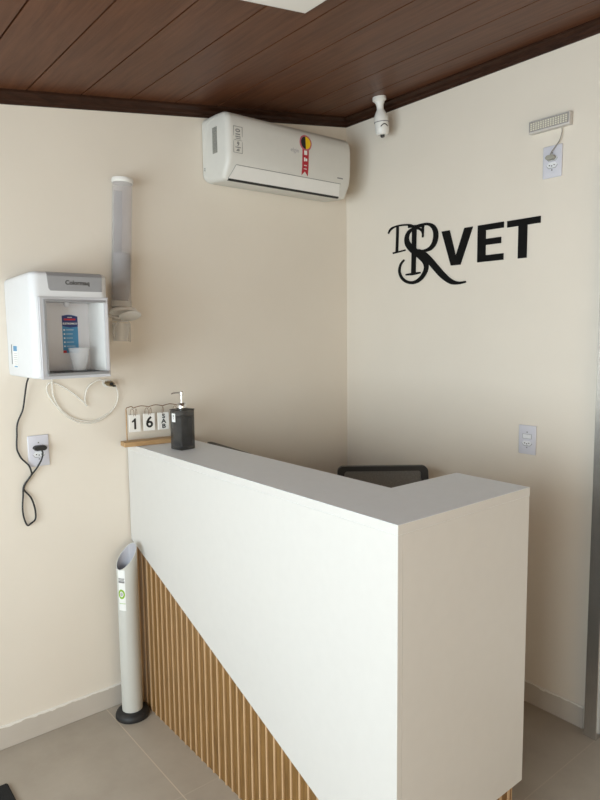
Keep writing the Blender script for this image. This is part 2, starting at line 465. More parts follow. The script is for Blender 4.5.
# ---------------------------------------------------------------- things on the desk
# flip calendar on a wooden bar
cal = thing('flip_calendar', 'wooden flip calendar hanging cards 1, 6 and SAB, standing on the desk end', 'calendar', (-1.147, -.080, H), rad(-7))
L2 = .142
obj('base', box(nb(), -L2, L2, -.028, .028, .0004, .020, .003, 2), 'oak', cal, world=False)
wz = .156
bm = nb()
obj('post', tube(nb(), [(-L2+.020, 0, .0205), (-L2+.020, 0, wz-.010)], .0024, 10, 0), 'oak', cal, world=False, smooth=60)
pts = [(-L2+.020, 0, wz-.0098), (-L2+.020, 0, wz-.006), (-L2+.023, 0, wz-.001), (-L2+.030, 0, wz)]
hooks = [-.090, -.030, .030, .090]
tube(bm, pts, .0016, 8, 3)
px = -L2+.030; P = [(px, 0, wz)]
for h in hooks:
    P += [((px+h)/2, 0, wz+.003), (h-.004, 0, wz-.002), (h, 0, wz-.0045), (h+.004, 0, wz-.002)]; px = h
P += [(L2-.032, 0, wz+.002), (L2-.024, 0, wz)]
tube(bm, P, .0016, 8, 3)
tube(bm, [(L2-.024, 0, wz), (L2-.020, 0, wz-.006), (L2-.020, 0, .018)], .0016, 8, 3)
obj('wire_frame', bm, 'wire', cal, world=False, smooth=60)
for h, s_ in zip(hooks, ('1', '6', 'SAB', '')):
    cw, ch, ct = .046, .070, wz-.030
    c = obj('card', box(nb(), h-cw/2, h+cw/2, -.0065, .0035, ct-ch, ct, .0006, 1), 'card', cal, world=False)
    if s_ == '1':
        z_ = ct-ch*.53
        t = prism(nb(), [(h-.0035, z_-.022), (h+.0045, z_-.022), (h+.0045, z_+.022), (h-.0015, z_+.022), (h-.006, z_+.0155), (h-.012, z_+.012), (h-.012, z_+.005), (h-.0035, z_+.009)], -.0072, -.0066, 'y')
        obj('numeral', t, 'ink', c, world=False)
    elif s_ == '6':
        t = place(text_bm(s_, .062, .0006, .0014), face_back(h, -.0069, ct-ch*.53)); obj('numeral', t, 'ink', c, world=False)
    elif s_:
        for i, l in enumerate(s_):
            t = place(text_bm(l, .0245, .0006, .0008, sx=1.15), face_back(h, -.0069, ct-.0155-i*.0205)); obj('letter', t, 'ink', c, world=False)
    for dx in (-.011, .011):
        if s_ == 'SAB' and dx > 0: continue
        if s_ == 'SAB': dx = 0
        bm = nb(); n = 18
        ring = [(h+dx*.75+.0055*math.cos(a)*(1 if dx >= 0 else -1), -.001+.0070*math.cos(a), ct+.006+.017*math.sin(a)) for a in [2*PI*i/n for i in range(n+1)]]
        tube(bm, ring, .0009, 6, 0)
        obj('ring', bm, 'wire', c, world=False, smooth=60)

# pump bottle of smoky plastic
soap = thing('soap_dispenser', 'square smoky black pump bottle with chrome pump on the desk', 'soap dispenser', (-1.1285, -.268, H), rad(9))
s2 = .0335
obj('bottle_body', box(nb(), -s2, s2, -s2, s2, .0005, .155, .0035, 2), 'smoke', soap, world=False, smooth=40)
obj('liquid', box(nb(), -s2+.006, s2-.006, -s2+.006, s2-.006, .012, .128, .003, 1), mat('dark_liquid', (.16, .155, .15), .3, var=.3, scale=25), soap, world=False)
obj('bottle_rim', box(nb(), -s2-.0008, s2+.0008, -s2-.0008, s2+.0008, .1535, .157, .001, 1), 'black', soap, world=False)
obj('collar', lathe(nb(), [(.0, .157), (.0185, .157), (.019, .158), (.0175, .176), (.014, .180), (.006, .181), (.0, .181)], seg=32), 'chrome', soap, world=False, smooth=40)
bm = lathe(nb(), [(.0, .175), (.0048, .175), (.0048, .211), (.0068, .213), (.0068, .223), (.005, .225), (0, .225)], seg=24)
bm2 = nb(); tube(bm2, [(0, 0, .2200), (-.020, .004, .2205), (-.036, .007, .2195), (-.041, .008, .216)], .0028, 10, 3)
obj('pump', join_bm(bm, bm2), 'chrome', soap, world=False, smooth=40)
st = obj('sticker', box(nb(), -s2-.0010, -s2-.0002, -.001, .020, .108, .141), 'sticker', soap, world=False)
bm = nb(); box(bm, -s2-.0014, -s2-.0009, .007, .013, .128, .135); box(bm, -s2-.0014, -s2-.0009, .005, .015, .123, .125); box(bm, -s2-.0014, -s2-.0009, .006, .014, .119, .1205)
obj('print', bm, 'greyp', st, world=False)

# monitor behind the desk front, only its top rim shows
mon = thing('computer_monitor', 'black monitor behind the desk front, only the top rim showing', 'monitor', (-.900, -.235, .755), rad(-5))
obj('housing', box(nb(), -.014, .012, -.175, .175, .115, .318, .004, 2), 'black', mon, world=False, smooth=40)
obj('screen', box(nb(), .0121, .0135, -.165, .165, .128, .310), mat('dark_screen', (.01, .01, .012), .15), mon, world=False)
obj('stand', join_bm(box(nb(), -.022, -.012, -.025, .025, .008, .22, .002, 1), box(nb(), -.075, .075, -.10, .10, 0.0005, .009, .003, 1)), 'black', mon, world=False)

# office chair
ch = thing('office_chair', 'black office chair with grey mesh back behind the desk', 'office chair', (-.462, -.748, 0))
dv = Vector((.6257, .773, 0)).normalized(); ang = math.atan2(dv.y, dv.x)-PI/2   # local +Y points away from the viewer
ch.rotation_euler = (0, 0, ang)
# back: rounded trapezoid frame, slightly curved; local x across, y depth, z up
def back_outline(w_top, w_bot, z0, z1, r, n=6):
    pts = []
    def arc(cx, cz, a0):
        for i in range(n+1):
            a = a0+PI/2*i/n; pts.append((cx+r*math.cos(a), cz+r*math.sin(a)))
    arc(w_top-r, z1-r, 0); arc(-w_top+r, z1-r, PI/2); arc(-w_bot+r, z0+r, PI); arc(w_bot-r, z0+r, 3*PI/2)
    return pts
def bow(x, z): return .255+.10*(z-.55)-.22*x*x*2.0
zt, zb_ = .952, .50
out = back_outline(.200, .215, zb_, zt, .022); inn = back_outline(.170, .185, zb_+.035, zt-.024, .012)
def topz(x, z): return z+(.012*(1-(x/.2)**2)-.004*0 if z > .9 else 0)-.000
bm = nb()
F0 = [bm.verts.new((x, bow(x, z)-.012, topz(x, z))) for x, z in out]; F1 = [bm.verts.new((x, bow(x, z)-.012, topz(x, z))) for x, z in inn]
B0 = [bm.verts.new((x, bow(x, z)+.012, topz(x, z))) for x, z in out]; B1 = [bm.verts.new((x, bow(x, z)+.012, topz(x, z))) for x, z in inn]
n = len(out)
for i in range(n):
    j = (i+1) % n
    bm.faces.new((F0[i], F0[j], F1[j], F1[i])); bm.faces.new((B0[j], B0[i], B1[i], B1[j]))
    bm.faces.new((F0[j], F0[i], B0[i], B0[j])); bm.faces.new((F1[i], F1[j], B1[j], B1[i]))
bmesh.ops.recalc_face_normals(bm, faces=bm.faces[:])
back = obj('backrest', bm, 'black', ch, world=False, smooth=40)
bm = nb()
nx, nz = 12, 10
for s_ in (-.0025, .0025):
    G = []
    for a in range(nz+1):
        z = zb_+.033+(zt-.022-zb_-.033)*a/nz; row = []
        for b in range(nx+1):
            hw = .188+(.173-.188)*a/nz
            x = -hw+2*hw*b/nx; row.append(bm.verts.new((x, bow(x, z)+s_, topz(x, z))))
        G.append(row)
    for a in range(nz):
        for b in range(nx): bm.faces.new((G[a][b], G[a][b+1], G[a+1][b+1], G[a+1][b]))
obj('mesh_panel', bm, 'mesh', back, world=False)
obj('back_bracket', join_bm(box(nb(), -.03, .03, .255, .28, .40, .56, .004, 1), box(nb(), -.03, .03, .05, .28, .392, .412, .004, 1)), 'black', ch, world=False)
obj('seat', box(nb(), -.23, .23, -.24, .225, .415, .475, .022, 4), 'fabric', ch, world=False, smooth=50)
obj('seat_plate', box(nb(), -.10, .10, -.10, .10, .385, .4145, .004, 1), 'black', ch, world=False)
for s_ in (-1, 1):
    bm = nb(); tube(bm, [(s_*.20, .0, .405), (s_*.262, 0, .41), (s_*.272, 0, .48), (s_*.272, 0, .62)], .012, 10, 4)
    ar = obj('armrest', bm, 'black', ch, world=False, smooth=50)
    obj('arm_pad', box(nb(), s_*.272-.03, s_*.272+.03, -.13, .12, .618, .645, .010, 3), 'black', ar, world=False, smooth=50)
obj('gas_column', lathe(nb(), [(0, .06), (.026, .06), (.026, .24), (.016, .245), (.016, .384), (0, .384)], seg=24), 'black', ch, world=False, smooth=40)
hub = obj('star_base', lathe(nb(), [(0, .062), (.045, .062), (.045, .105), (.03, .112), (0, .112)], seg=24), 'black', ch, world=False, smooth=40)
for i in range(5):
    a = 2*PI*i/5+.3; ca, sa = math.cos(a), math.sin(a)
    bm = nb(); tube(bm, [(.03*ca, .03*sa, .09), (.15*ca, .15*sa, .082), (.275*ca, .275*sa, .068)], [.019, .017, .014], 10, 4)
    leg = obj('leg', bm, 'black', hub, world=False, smooth=50)
    bm = nb()
    w = lathe(nb(), [(0, -.016), (.020, -.016), (.025, -.012), (.025, .012), (.020, .016), (0, .016)], seg=20)
    place(w, Matrix.Translation((.275*ca, .275*sa, .0255)) @ Matrix.Rotation(a+.9, 4, 'Z') @ Matrix.Rotation(PI/2, 4, 'Y'))
    tube(w, [(.275*ca, .275*sa, .03), (.275*ca, .275*sa, .068)], .006, 8, 0)
    obj('caster', w, 'black', ch, world=False, smooth=40)

# ---------------------------------------------------------------- air conditioner
AX0, AX1 = -.848, -.152
ac = thing('air_conditioner', 'white split air conditioner mounted on the back wall under the ceiling', 'air conditioner', ((AX0+AX1)/2, 0, 2.17))
prof = [(-.004, 2.457), (-.004, 2.198), (-.030, 2.186), (-.135, 2.178), (-.160, 2.180), (-.193, 2.238), (-.200, 2.28), (-.203, 2.34), (-.202, 2.395), (-.196, 2.425), (-.182, 2.443), (-.155, 2.454), (-.10, 2.458)]
bm = prism(nb(), prof, AX0, AX1, 'x')
ends = [e for e in bm.edges if abs(e.verts[0].co.x-e.verts[1].co.x) < 1e-6 and min(e.verts[0].co.y, e.verts[1].co.y) < -.02]
bmesh.ops.bevel(bm, geom=ends, offset=.024, segments=5, profile=.5, affect='EDGES')
body = obj('body', bm, 'acwhite', ac, smooth=35)
# flap (louver): follows the lower front, a dark slot underneath
def strip(x0, x1, pts, th, xt=0.0):
    """shell over profile pts (y,z) offset outward by th"""
    bmx = nb(); n = len(pts)
    P = [Vector((0, a, b)) for a, b in pts]
    def nrm(i):
        t = (P[min(i+1, n-1)]-P[max(i-1, 0)]).normalized(); return Vector((0, -t.z, t.y))
    rows = []
    for s_, xx in ((0, x0), (0, x1)):
        rows.append([[bmx.verts.new((xx, p.y, p.z)) for p in P], [bmx.verts.new(Vector((xx, p.y, p.z))+nrm(i)*th) for i, p in enumerate(P)]])
    (a0, a1), (b0, b1) = rows
    for i in range(n-1):
        bmx.faces.new((a1[i], b1[i], b1[i+1], a1[i+1])); bmx.faces.new((a0[i+1], b0[i+1], b0[i], a0[i]))
        bmx.faces.new((a0[i], a1[i], a1[i+1], a0[i+1])); bmx.faces.new((b0[i+1], b1[i+1], b1[i], b0[i]))
    bmx.faces.new((a0[0], b0[0], b1[0], a1[0])); bmx.faces.new((a1[-1], b1[-1], b0[-1], a0[-1]))
    bmesh.ops.recalc_face_normals(bmx, faces=bmx.faces[:]); return bmx
fl = [(-.1642, 2.1866), (-.178, 2.211), (-.1925, 2.2365)]
bm = strip(AX0+.045, AX1-.072, fl, .0022)
# bevelled ends: lower edge longer than the upper one
for v in bm.verts:
    if v.co.z < 2.20: v.co.x += -.022 if v.co.x < -.5 else .022
    elif v.co.z < 2.22: v.co.x += -.010 if v.co.x < -.5 else .010
obj('flap', bm, 'white', ac)
obj('air_slot', strip(AX0+.024, AX1-.052, [(-.1525, 2.1795), (-.1595, 2.1798), (-.1645, 2.1875)], .0010), 'darkslot', ac)
obj('panel_seam', strip(AX0+.045, AX1-.066, [(-.1925, 2.2365), (-.1932, 2.2388)], .0006), 'greyp', ac)
for xs, sg in ((AX0+.0445, -1), (AX1-.0715, 1)):
    bm = strip(xs-.0008, xs+.0008, fl, .0012)
    for v in bm.verts:
        if v.co.z < 2.20: v.co.x += sg*.022
        elif v.co.z < 2.22: v.co.x += sg*.010
    obj('flap_gap', bm, 'greyp', ac)
obj('mounting_plate', box(nb(), AX0+.03, AX1-.03, -.004, -.0005, 2.20, 2.45), 'grey', ac)
# side rating label and moulded outline of the end cap
lab = obj('side_label', box(nb(), AX0-.0008, AX0+.0004, -.122, -.086, 2.295, 2.400), mat('label_grey', (.26, .26, .235), .5, var=.35, scale=120), ac)
bm = nb()
for i in range(9): box(bm, AX0-.0012, AX0-.0006, -.120, -.120+random.uniform(.018, .031), 2.312+i*.0098, 2.3155+i*.0098)
obj('print', bm, 'greyp', lab)
bm = nb(); tube(bm, [(AX0+.0003, -.030, 2.215), (AX0+.0003, -.036, 2.40), (AX0+.0003, -.055, 2.428), (AX0+.0003, -.10, 2.436)], .0012, 6, 5)
obj('end_cap_line', bm, 'acwhite', ac, smooth=60)
bm = place(text_bm('2S', .016, .0006, .0002), face_left(AX0-.0002, -.018, 2.245, rad(80)))
obj('side_mark', bm, 'greyp', ac)
# bordered warranty sticker on the left of the front
def front_y(z):   # front skin of the unit
    P = [(2.2365, -.1925), (2.28, -.200), (2.34, -.203), (2.395, -.202), (2.425, -.196)]
    for (a, ya), (b, yb) in zip(P, P[1:]):
        if a <= z <= b: return ya+(yb-ya)*(z-a)/(b-a)
    return -.203
def on_front(bm, off=.0):   # drape a flat print onto the skin
    for v in bm.verts: v.co.y += front_y(v.co.z)+.203
    return bm
sx0, sx1, sz0, sz1 = -.820, -.776, 2.283, 2.388
bm = nb(); w = .0016
for a, b, c_, d in ((sx0, sx1, sz1-w, sz1), (sx0, sx1, sz0, sz0+w), (sx0, sx0+w, sz0+w, sz1-w), (sx1-w, sx1, sz0+w, sz1-w), (sx0+w, sx1-w, 2.3325, 2.3337)): box(bm, a, b, -.2044, -.2029, c_, d)
xm = (sx0+sx1)/2
t = place(text_bm('10', .030, .0012, .0006), face_back(xm, -.2038, 2.364, PI/2)); join_bm(bm, t)
box(bm, xm-.013, xm+.012, -.2044, -.2029, 2.3455, 2.3490); box(bm, xm-.011, xm+.012, -.2044, -.2029, 2.3385, 2.3410)
t = place(text_bm('9', .024, .0012, .0004), face_back(xm, -.2038, 2.318, 0)); join_bm(bm, t)
box(bm, xm-.013, xm+.013, -.2044, -.2029, 2.3035, 2.3065)
t = place(text_bm('b', .020, .0012, .0006), face_back(xm, -.2038, 2.295, PI/2)); join_bm(bm, t)
obj('warranty_sticker', on_front(bm), 'greyp', ac)
# rosette sticker with its red ribbon
rx, rzc = -.438, 2.384
def disc(r, y0, y1, cx=rx, cz=rzc, a0=0, a1=2*PI, n=36, sxx=1.0):
    pts = [(cx+sxx*r*math.cos(a0+(a1-a0)*i/n), cz+r*math.sin(a0+(a1-a0)*i/n)) for i in range(n if a1-a0 > 6 else n+1)]
    return prism(nb(), pts, y0, y1, 'y')
bm = prism(nb(), [(rx-.019, rzc-.02), (rx-.019, rzc-.140), (rx-.001, rzc-.122), (rx+.017, rzc-.140), (rx+.017, rzc-.02)], -.2042, -.2028, 'y')
for i in range(1, 14):
    bmesh.ops.bisect_plane(bm, geom=bm.verts[:]+bm.edges[:]+bm.faces[:], plane_co=(0, 0, rzc-.02-i*.009), plane_no=(0, 0, 1))
ros = obj('award_sticker', on_front(bm), 'darkred', ac)
obj('rosette', on_front(disc(.034, -.2050, -.2028)), 'pinkp', ros)
obj('rosette_black', on_front(disc(.027, -.2056, -.2040, a0=PI/2, a1=3*PI/2, n=20)), 'ink', ros)
obj('rosette_yellow', on_front(disc(.027, -.2056, -.2040, a0=-PI/2, a1=PI/2, n=20)), 'yellow', ros)
bm = nb(); box(bm, rx-.010, rx+.007, -.2052, -.2040, rzc-.052, rzc-.034)
box(bm, rx-.010, rx-.003, -.2052, -.2040, rzc-.080, rzc-.064); box(bm, rx-.001, rx+.008, -.2052, -.2040, rzc-.078, rzc-.067)
box(bm, rx-.009, rx+.007, -.2052, -.2040, rzc-.099, rzc-.096); box(bm, rx-.009, rx+.007, -.2052, -.2040, rzc-.113, rzc-.1105)
obj('print', on_front(bm), 'sticker', ros)
bm = place(text_bm('elgin', .026, .0008, .0), face_back(-.500, -.2036, 2.343)); obj('logo', on_front(bm), 'midgrey', ac)
bm = nb(); box(bm, -.243, -.208, -.2038, -.2028, 2.259, 2.264); obj('model_mark', on_front(bm), 'greyp', ac)

# ---------------------------------------------------------------- water dispenser on the wall
WX0, WX1, WD, WZ0, WZ1 = -1.680, -1.417, .300, 1.402, 1.754
wd = thing('water_dispenser', 'white and grey wall-mounted water dispenser with a cup niche', 'water dispenser', ((WX0+WX1)/2, 0, WZ0))
bm = nb(); box(bm, WX0, WX1, -WD, -.001, WZ0, WZ1)
ve = [e for e in bm.edges if e.verts[0].co.y < -.2 and e.verts[1].co.y < -.2 and abs(e.verts[0].co.z-e.verts[1].co.z) > .1]
bmesh.ops.bevel(bm, geom=ve, offset=.030, segments=5, profile=.5, affect='EDGES')
te = [e for e in bm.edges if e.verts[0].co.z > WZ1-.001 and e.verts[1].co.z > WZ1-.001 and not (e.verts[0].co.y > -.002 and e.verts[1].co.y > -.002)]
bmesh.ops.bevel(bm, geom=te, offset=.016, segments=4, profile=.5, affect='EDGES')
be = [e for e in bm.edges if e.verts[0].co.z < WZ0+.001 and e.verts[1].co.z < WZ0+.001 and not (e.verts[0].co.y > -.002 and e.verts[1].co.y > -.002)]
bmesh.ops.bevel(bm, geom=be, offset=.010, segments=3, profile=.5, affect='EDGES')
for v in bm.verts:   # a little narrower and lower towards the wall
    if v.co.y > -.05 and v.co.z > WZ1-.02: v.co.z -= .006
body = obj('housing', bm, 'dispwhite', wd, smooth=40)
NX0, NX1, NZ0, NZ1, ND = -1.640, -1.4365, 1.420, 1.662, .150
cut = box(nb(), NX0-.004, NX1+.004, -WD-.02, -ND, NZ0-.004, NZ1+.004)
bmc = cut; boolean(body, place(bmc, Matrix.Translation(-Vector(wd.location))))
body.data.polygons.foreach_set('use_smooth', [True]*len(body.data.polygons)); body.data.set_sharp_from_angle(angle=rad(35))
# niche lining
bm = nb(); box(bm, NX0, NX1, -ND-.004, -ND-.0005, NZ0, NZ1)
nl = obj('niche_back', bm, 'niche', wd)
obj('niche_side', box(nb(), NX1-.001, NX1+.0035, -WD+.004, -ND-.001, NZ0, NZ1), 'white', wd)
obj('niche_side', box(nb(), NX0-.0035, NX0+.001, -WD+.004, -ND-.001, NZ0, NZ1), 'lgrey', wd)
obj('niche_ceiling', box(nb(), NX0, NX1, -WD+.006, -ND-.005, NZ1-.003, NZ1+.003), 'lgrey', wd)
# bezel ring round the niche
bm = nb(); b_ = .014
out_ = [(NX0-b_-.004, NZ0-.020), (NX1+b_, NZ0-.020), (NX1+b_, NZ1+.011), (NX0-b_-.004, NZ1+.011)]
inn_ = [(NX0, NZ0), (NX1, NZ0), (NX1, NZ1), (NX0, NZ1)]
yo, yi = -WD-.006, -WD-.001
V = lambda p, yy: bm.verts.new((p[0], yy, p[1]))
o1 = [V(p, yo) for p in out_]; o2 = [V(p, -WD+.002) for p in out_]; i1 = [V(p, yi) for p in inn_]; i2 = [V(p, -WD+.010) for p in inn_]
for i in range(4):
    j = (i+1) % 4
    bm.faces.new((o1[i], o1[j], i1[j], i1[i])); bm.faces.new((o2[j], o2[i], o1[i], o1[j])[::-1]); bm.faces.new((i1[i], i1[j], i2[j], i2[i])); bm.faces.new((i2[i], i2[j], o2[j], o2[i]))
bmesh.ops.recalc_face_normals(bm, faces=bm.faces[:])
bmesh.ops.bevel(bm, geom=[e for e in bm.edges if abs(e.verts[0].co.y-yo) < 1e-5 and abs(e.verts[1].co.y-yo) < 1e-5], offset=.004, segments=3, affect='EDGES')
obj('bezel', bm, 'lgrey', wd, smooth=40)
bm = nb()
box(bm, NX0-.001, NX1+.003, -WD-.0075, -WD+.004, NZ1-.006, NZ1+.001)
box(bm, NX0-.0005, NX0+.006, -WD-.0058, -WD+.004, NZ0, NZ1-.006)
obj('inner_rim', bm, 'grey', wd)
tray = obj('drip_tray', box(nb(), NX0-.001, NX1+.004, -WD-.012, -ND-.006, NZ0-.010, NZ0, .002, 1), 'grey', wd)
bm = nb()
for i in range(12): box(bm, NX0+.012+i*.015, NX0+.019+i*.015, -WD+.012, -ND-.03, NZ0-.0005, NZ0+.0006)
obj('grille', bm, 'darkslot', tray)
# nozzle
obj('spout', lathe(nb(), [(0, -.003), (.010, -.003), (.010, -.012), (.006, -.018), (0, -.018)], (-1.535, -.21, NZ1), 20), 'lgrey', wd, smooth=40)
# grey head panel with the name
bm = prism(nb(), [(-1.626, 1.741), (-1.622, 1.700), (-1.616, 1.692), (-1.442, 1.692), (-1.4405, 1.741)], -WD-.0028, -WD+.003, 'y')
bmesh.ops.bevel(bm, geom=[e for e in bm.edges if e.verts[0].co.y < -WD and e.verts[1].co.y < -WD], offset=.0015, segments=2, affect='EDGES')
hp = obj('head_panel', bm, 'headgrey', wd)
tp = strip(-1.626, -1.4405, [(-WD-.0026, 1.7405), (-WD+.004, 1.7500), (-WD+.016, 1.7535), (-WD+.12, 1.7535)], .0010)
obj('top_panel', tp, 'headgrey', wd)
obj('brand_name', place(text_bm('Colormaq', .0200, .0008, .0004, sx=1.0), face_back(-1.526, -WD-.0030, 1.7195)), 'ink', hp)
# instruction label in the niche
LX0, LX1, LZ0, LZ1 = -1.534, -1.478, 1.482, 1.618
ly = -ND-.0042
bm = prism(nb(), [(LX0, LZ0), (LX1, LZ0), (LX1, LZ1-.006)] + [(LX1-(LX1-LX0)*i/8, LZ1-.006+.006*math.sin(PI*i/8*.9)) for i in range(1, 8)] + [(LX0, LZ1-.003)], ly-.0006, ly, 'y')
il = obj('instruction_label', bm, 'bluelt', wd)
obj('label_header', prism(nb(), [(LX0, 1.578), ((LX0+LX1)/2, 1.572), (LX1, 1.576), (LX1, LZ1-.0065), (LX1-.02, LZ1-.002), (LX0+.02, LZ1-.0005), (LX0, LZ1-.0035)], ly-.0010, ly-.0004, 'y'), 'bluedk', il)
obj('label_band', box(nb(), LX0+.007, LX1-.008, ly-.0014, ly-.0008, 1.5985, 1.6045), 'redp', il)
bm = place(text_bm('ELETRONICO', .0085, .0005, .0003), face_back((LX0+LX1)/2, ly-.0013, 1.5865))
for i in range(5):
    box(bm, LX0+.004, LX0+.009, ly-.0013, ly-.0005, 1.5615-i*.0145, 1.5665-i*.0145)
    box(bm, LX0+.013, LX0+.013+random.uniform(.022, .033), ly-.0013, ly-.0005, 1.5635-i*.0145, 1.5650-i*.0145)
box(bm, LX0+.020, LX1-.020, ly-.0013, ly-.0008, 1.6080, 1.6100)
obj('label_print', bm, 'sticker', il)
obj('label_corner', box(nb(), LX0, LX0+.012, ly-.0012, ly-.0005, LZ0, LZ0+.009), 'redp', il)
# sticker on the left flank
bm = nb(); sk = obj('side_sticker', box(bm, WX0-.0008, WX0+.0003, -.118, -.062, 1.435, 1.512), 'sticker', wd)
bm = nb(); box(bm, WX0-.0013, WX0-.0006, -.116, -.074, 1.492, 1.510); obj('sticker_print', bm, 'bluelt', sk)
obj('sticker_band', box(nb(), WX0-.0013, WX0-.0006, -.116, -.078, 1.436, 1.440), 'bluelt', sk)
bm = nb()
for i in range(6): box(bm, WX0-.0012, WX0-.0006, -.114, -.082+random.uniform(0, .008), 1.446+i*.0075, 1.4478+i*.0075)
obj('sticker_lines', bm, 'midgrey', sk)
bm = nb(); box(bm, WX0-.0010, WX0+.0003, -.052, -.046, 1.445, 1.515); obj('flank_print', bm, 'greyp', wd)
# power cord with its spare loop, plugged into the left outlet
CORD = [(-1.632,-.075,1.403),(-1.632,-.035,1.372),(-1.638,-.022,1.320),(-1.645,-.016,1.275),(-1.661,-.012,1.238),(-1.667,-.010,1.215),(-1.669,-.010,1.184),(-1.672,-.010,1.135),(-1.666,-.011,1.112),(-1.657,-.012,1.093),(-1.637,-.015,1.069),(-1.629,-.017,1.048),(-1.629,-.016,1.027),(-1.655,-.012,.992),(-1.660,-.011,.953),(-1.664,-.010,.903),(-1.660,-.010,.865),(-1.650,-.010,.839),(-1.636,-.011,.845),(-1.622,-.012,.856),(-1.619,-.012,.877),(-1.622,-.012,.906),(-1.633,-.012,.943),(-1.653,-.006,.972),(-1.653,-.005,.986),(-1.644,-.005,1.002),(-1.626,-.008,1.026),(-1.609,-.022,1.053),(-1.594,-.032,1.083),(-1.588,-.034,1.105),(-1.588,-.028,1.118)]
bm = nb(); tube(bm, CORD, .0032, 8, 4)
cord = obj('power_cord', bm, 'black', wd, smooth=60)
bm = nb(); prism(bm, [(-1.618, 1.128), (-1.611, 1.119), (-1.577, 1.119), (-1.570, 1.128), (-1.577, 1.137), (-1.611, 1.137)], -.038, -.0095, 'y')
bmesh.ops.bevel(bm, geom=bm.edges[:], offset=.002, segments=2, affect='EDGES')
obj('plug', bm, 'black', cord, smooth=40)
# clear hose curled into a heart below
HOSE = [(-1.329,-.03,1.360),(-1.351,-.022,1.369),(-1.379,-.016,1.359),(-1.401,-.012,1.337),(-1.410,-.010,1.305),(-1.409,-.010,1.284),(-1.404,-.010,1.269)]
HOSE_B = [(-1.404,-.010,1.269),(-1.418,-.010,1.287),(-1.468,-.010,1.332),(-1.512,-.010,1.361),(-1.539,-.010,1.368),(-1.553,-.010,1.356),(-1.551,-.009,1.329),(-1.527,-.009,1.285),(-1.484,-.008,1.236),(-1.433,-.008,1.206),(-1.374,-.008,1.202),(-1.324,-.008,1.224),(-1.288,-.009,1.260),(-1.275,-.010,1.301),(-1.287,-.016,1.342),(-1.311,-.024,1.364)]
HOSE_C = [(-1.538,-.06,1.403),(-1.536,-.020,1.385),(-1.534,-.012,1.360),(-1.531,-.010,1.319),(-1.511,-.010,1.272),(-1.473,-.009,1.234),(-1.421,-.009,1.212),(-1.374,-.009,1.209),(-1.320,-.010,1.232)]
bm = nb(); tube(bm, HOSE, .0032, 8, 4); tube(bm, HOSE_B, .0032, 8, 4); tube(bm, HOSE_C, .0032, 8, 4)
hose = obj('water_hose', bm, 'hose', wd, smooth=60)
bm = nb(); tube(bm, [(-1.312, -.004, 1.352), (-1.312, -.034, 1.352)], .011, 14, 0); tube(bm, [(-1.336, -.030, 1.358), (-1.300, -.034, 1.350)], .006, 12, 0)
v_ = obj('hose_fitting', bm, 'brass', hose, smooth=50)
bm = nb(); tube(bm, [(-1.312, -.034, 1.352), (-1.312, -.040, 1.352)], .007, 14, 0); box(bm, -1.306, -1.296, -.042, -.030, 1.340, 1.346)
obj('fitting_cap', bm, 'black', v_, smooth=50)
bm = lathe(nb(), [(0, 0), (.017, 0), (.017, .003), (0, .003)], (0, 0, 0), 24); place(bm, Matrix.Translation((-1.318, -.001, 1.354)) @ Matrix.Rotation(PI/2, 4, 'X'))
obj('wall_collar', bm, 'white', v_, smooth=50)

# cup standing in the niche
def cup_profile(h, r0, r1, t=.0007):
    return [(0, 0), (r0, 0), (r0+.0006, .002), (r1, h-.003), (r1+.0016, h-.0015), (r1+.0012, h), (r1-t, h-.001), (r0-t, .003), (0, .0025)]
cup = obj('plastic_cup', lathe(nb(), cup_profile(.080, .0220, .036), (0, 0, 0), 40), 'cupm', None, smooth=50)
cup.location = (-1.502, -.222, NZ0+.0012)
tag(cup, 'translucent white plastic cup standing in the dispenser niche', 'cup')

# ---------------------------------------------------------------- cup tube beside it
TX, TY = -1.273, -.052
TILT = rad(3.0)
ct = thing('cup_dispenser', 'clear wall-mounted cup tube with white cap, right of the water dispenser', 'cup dispenser', (TX, 0, 1.50))
ct.rotation_euler = (0, TILT, 0)
R_ = .0385
obj('tube', lathe(nb(), [(R_, 1.665), (R_, 2.130), (R_-.002, 2.130), (R_-.002, 1.665), (R_, 1.665)], (TX, TY, 0), 40, caps=False), 'tube', ct, smooth=50)
obj('cap', lathe(nb(), [(0, 2.1305), (R_+.002, 2.1305), (R_+.003, 2.133), (R_+.003, 2.144), (R_+.001, 2.148), (0, 2.149)], (TX, TY, 0), 40), 'white', ct, smooth=40)
obj('lower_ring', lathe(nb(), [(R_+.0012, 1.655), (R_+.0012, 1.676), (R_+.0004, 1.676), (R_+.0004, 1.655), (R_+.0012, 1.655)], (TX, TY, 0), 40, caps=False), 'clear', ct, smooth=40)
obj('backplate', box(nb(), TX-.018, TX+.018, -.0125, -.001, 1.60, 2.11, .002, 1), 'clear', ct)
# dispensing head: domed hood and the tilted lid in front of it
bm = lathe(nb(), [(0, .012), (.030, .012), (.050, .004), (.057, -.006), (.056, -.010), (.048, -.006), (.030, .004), (0, .006)], (0, 0, 0), 40)
for v in bm.verts: v.co.y *= .86
place(bm, Matrix.Translation((TX+.008, -.056, 1.640)) @ Matrix.Rotation(rad(-12), 4, 'X') )
hood = obj('hood', bm, 'white', ct, smooth=50)
bm = lathe(nb(), [(0, .003), (.040, .003), (.043, .001), (.043, -.001), (.040, -.003), (0, -.003)], (0, 0, 0), 40)
place(bm, Matrix.Translation((TX+.022, -.086, 1.619)) @ Matrix.Rotation(rad(-24), 4, 'X'))
obj('lid', bm, 'white', ct, smooth=50)
bm = nb(); tube(bm, [(TX-.055, -.030, 1.617), (TX-.030, -.060, 1.612), (TX-.008, -.070, 1.606)], .0045, 10, 4); tube(bm, [(TX-.058, -.002, 1.617), (TX-.055, -.030, 1.617)], .005, 10, 0)
obj('hinge_arm', bm, 'clear', ct, smooth=50)
